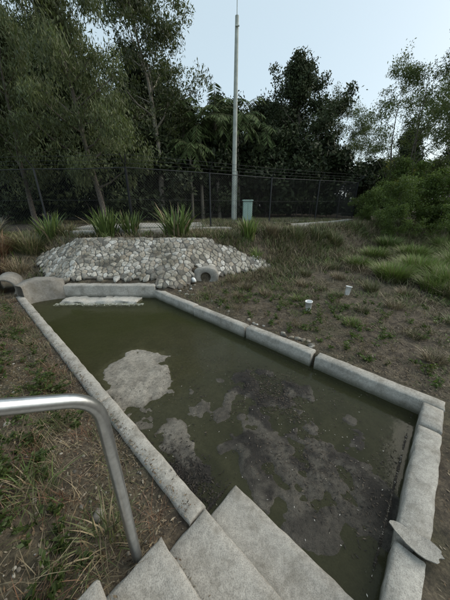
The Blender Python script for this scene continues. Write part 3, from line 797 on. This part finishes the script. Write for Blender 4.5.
def gen_right(n_):
    s = rng.uniform(-2.5, 4, n_); t = 3.15+np.abs(rng.normal(size=n_))*1.6; return W(s, t)
weed('broadleaf_weeds', 110, gen_left, .11, .035, .02, 12, GREEN*.6)
weed('broadleaf_weeds', 110, gen_left2, .16, .045, .022, 12, GREEN*.65)
weed('broadleaf_weeds', 240, gen_right, .13, .045, .022, 12, GREEN*.9)
weed('dry_weeds', 60, gen_left2, .28, .03, .008, 14, DRY*.7)
weed('dry_weeds', 180, gen_right, .25, .03, .008, 14, DRY*.6)
x_, y_ = W(1.0, .1)
tussock('strappy_plant', float(x_), float(y_), 60, .24, .24, OLIVE*1.2, .008, 1.2, .3)
x_, y_ = W(1.5, -.1)
tussock('strappy_plant', float(x_), float(y_), 50, .2, .25, GREEN*1.1, .007, 1.2, .4)

def litter(name, x_, y_, z_, L, pal_, mat=M_litter, up=.25):
    mb = MB(); n_ = len(x_); a = rng.random(n_)*6.283
    d = np.stack([np.cos(a), np.sin(a), rng.normal(size=n_)*up], 1)
    d = tnorm(d); C_ = np.stack([x_, y_, z_], 1)
    side = np.stack([-np.sin(a), np.cos(a), rng.normal(size=n_)*up*1.4], 1); side = tnorm(side)
    LL = (L*rng.uniform(.4, 1.4, n_))[:, None]; WW = LL*rng.uniform(.12, .4, (n_, 1))
    V = np.stack([C_-d*LL/2, C_+side*WW/2, C_+d*LL/2, C_-side*WW/2], 1).reshape(-1, 3)
    cc_ = np.array(pal_)[rng.integers(0, len(pal_), n_)]*rng.uniform(.6, 1.3, (n_, 1))
    mb.add(V, np.arange(n_*4).reshape(-1, 4), np.repeat(cc_, 4, 0)); add_obj(name, mb.mesh(name, mat))
PL = [(.18, .135, .08), (.11, .078, .045), (.22, .175, .115), (.06, .045, .03), (.27, .23, .17), (.14, .09, .05), (.08, .06, .04)]
PLR = [tuple(.75*k for k in q) for q in PL]
n_ = 20000; s_ = rng.uniform(-.1, 7, n_)**1.0; t_ = .50-np.abs(rng.normal(size=n_))*.7; x_, y_ = W(s_, t_); m = okground(x_, y_); x_, y_ = x_[m], y_[m]
litter('leaf_litter', x_, y_, ground_h(x_, y_)+.006, .03, PL)
n_ = 18000; s_ = rng.uniform(-1.5, 6, n_); t_ = 2.95+np.abs(rng.normal(size=n_))*1.6; x_, y_ = W(s_, t_); m = okground(x_, y_); x_, y_ = x_[m], y_[m]
litter('leaf_litter', x_, y_, ground_h(x_, y_)+.008, .035, PLR)
n_ = 1500; s_ = rng.uniform(-1.2, -.40, n_); t_ = rng.uniform(.6, 3, n_); x_, y_ = W(s_, t_)
litter('leaf_litter', x_, y_, ground_h(x_, y_)+.006, .03, PL)
n_ = 900; s_ = rng.uniform(.8, 6.3, n_); t_ = .50+np.abs(rng.normal(size=n_))*.035; m = t_ < .62; x_, y_ = W(s_[m], t_[m])
litter('leaf_litter', x_, y_, np.full(m.sum(), .009), .022, PL, up=.1)
DK = [(.02, .016, .012), (.03, .023, .016), (.015, .013, .01), (.045, .034, .022), (.09, .07, .05)]
n_ = 8000; s_ = np.clip(.9+rng.normal(size=n_)*.9, -.15, 5); t_ = np.clip(1.75+rng.normal(size=n_)*.5, .7, 2.7)
d_ = rng.random(n_) < sm(fbm(s_, t_, 3.5, 3, 44), .45, .62)+.05; s_, t_ = s_[d_], t_[d_]; x_, y_ = W(s_, t_)
litter('basin_leaf_debris', x_, y_, np.maximum(mud_z(s_, t_), WL)+.004, .022, DK, up=.12)
n_ = 1100; s_ = 1.15+rng.normal(size=n_)*.22; t_ = 2.0+rng.normal(size=n_)*.16; x_, y_ = W(s_, t_)
litter('basin_leaf_debris', x_, y_, np.maximum(mud_z(s_, t_), WL)+.005, .028, DK, up=.25)
n_ = 900; s_ = np.clip(1.0+rng.normal(size=n_)*.22, .8, 2); t_ = .66+np.abs(rng.normal(size=n_))*.12; x_, y_ = W(s_, t_)
litter('basin_leaf_debris', x_, y_, np.maximum(mud_z(s_, t_), WL)+.006, .028, DK[:3], up=.3)
n_ = 380; s_ = np.clip(.8+rng.normal(size=n_)*.8, -.15, 4); t_ = np.clip(1.7+rng.normal(size=n_)*.5, .75, 2.65); x_, y_ = W(s_, t_)
litter('basin_pale_debris', x_, y_, np.maximum(mud_z(s_, t_), WL)+.006, .013, [(.4, .37, .32), (.28, .25, .2), (.5, .48, .44)], up=.1)
n_ = 1500; x_ = rng.uniform(-3.75, -1.8, n_); y_ = 4.93-np.abs(rng.normal(size=n_))*.06
litter('floating_scum', x_, y_, np.full(n_, WL+.004), .03, [(.55, .55, .48), (.4, .42, .32), (.3, .32, .2), (.6, .6, .55)], up=.04)
for te, z in [(.62, 0), (.305, .195), (.01, .38)]:
    n_ = 130; s_ = rng.uniform(-.3, .74, n_); t_ = te-.30+np.abs(rng.normal(size=n_))*.022; x_, y_ = W(s_, t_)
    litter('step_litter', x_, y_, np.full(n_, z+.008), .02, PLR)
mb = MB()
for i in range(240):
    if i < 140: s_ = rng.uniform(.9, 5); t_ = .42-abs(rng.normal())*.6
    else: s_ = rng.uniform(-1, 5); t_ = 3.0+abs(rng.normal())*1.3
    x_, y_ = W(s_, t_)
    if not okground(x_, y_): continue
    a = rng.random()*6.28; L = rng.uniform(.06, .25)
    q = [(x_+math.cos(a)*k*L+rng.normal()*.006, y_+math.sin(a)*k*L+rng.normal()*.006) for k in (0, .35, .7, 1)]
    if not all(okground(*p) for p in q): continue
    mb.tube([(p[0], p[1], GH(*p)+.008) for p in q], [.003, .0028, .002, .001], 4, np.array([.17, .13, .09])*rng.uniform(.5, 1.4))
add_obj('twigs', mb.mesh('twigs', M_litter))

# ------------------------------------------------------------------ light : hazy, bright late-afternoon sky
SUN_EL, SUN_AZ = 35, 75      # azimuth clockwise from +Y (towards +X)
w = bpy.data.worlds.new('World'); sc.world = w; w.use_nodes = True; nt = w.node_tree
sky = nt.nodes.new('ShaderNodeTexSky'); sky.sky_type = 'NISHITA'; sky.sun_disc = False
sky.sun_elevation = math.radians(SUN_EL); sky.sun_rotation = math.radians(SUN_AZ)
sky.air_density = 1.0; sky.dust_density = 3.0; sky.ozone_density = 1.0
hz = mix(nt, .62, sky.outputs[0], (5.5, 6.7, 7.1))
nt.links.new(hz, nt.nodes['Background'].inputs[0]); nt.nodes['Background'].inputs[1].default_value = .15
sl = bpy.data.lights.new('sun', 'SUN'); sl.energy = 2.2; sl.angle = math.radians(50); sl.color = (1, .92, .80)
so = bpy.data.objects.new('sun', sl); sc.collection.objects.link(so)
dv = Vector((math.sin(math.radians(SUN_AZ))*math.cos(math.radians(SUN_EL)), math.cos(math.radians(SUN_AZ))*math.cos(math.radians(SUN_EL)), math.sin(math.radians(SUN_EL))))
so.rotation_euler = dv.to_track_quat('Z', 'Y').to_euler(); so.location = (0, 0, 20)

# ------------------------------------------------------------------ camera
cam = bpy.data.cameras.new('camera'); cam.sensor_fit = 'VERTICAL'; cam.sensor_height = 36; cam.sensor_width = 27; cam.lens = 14.4
cam.clip_start = .02; cam.clip_end = 2000
co = bpy.data.objects.new('camera', cam); sc.collection.objects.link(co)
co.location = (0, 0, 1.85); co.rotation_euler = (math.radians(90-21.6), 0, 0)
sc.camera = co
sc.view_settings.view_transform = 'Standard'; sc.view_settings.look = 'None'; sc.view_settings.exposure = 0
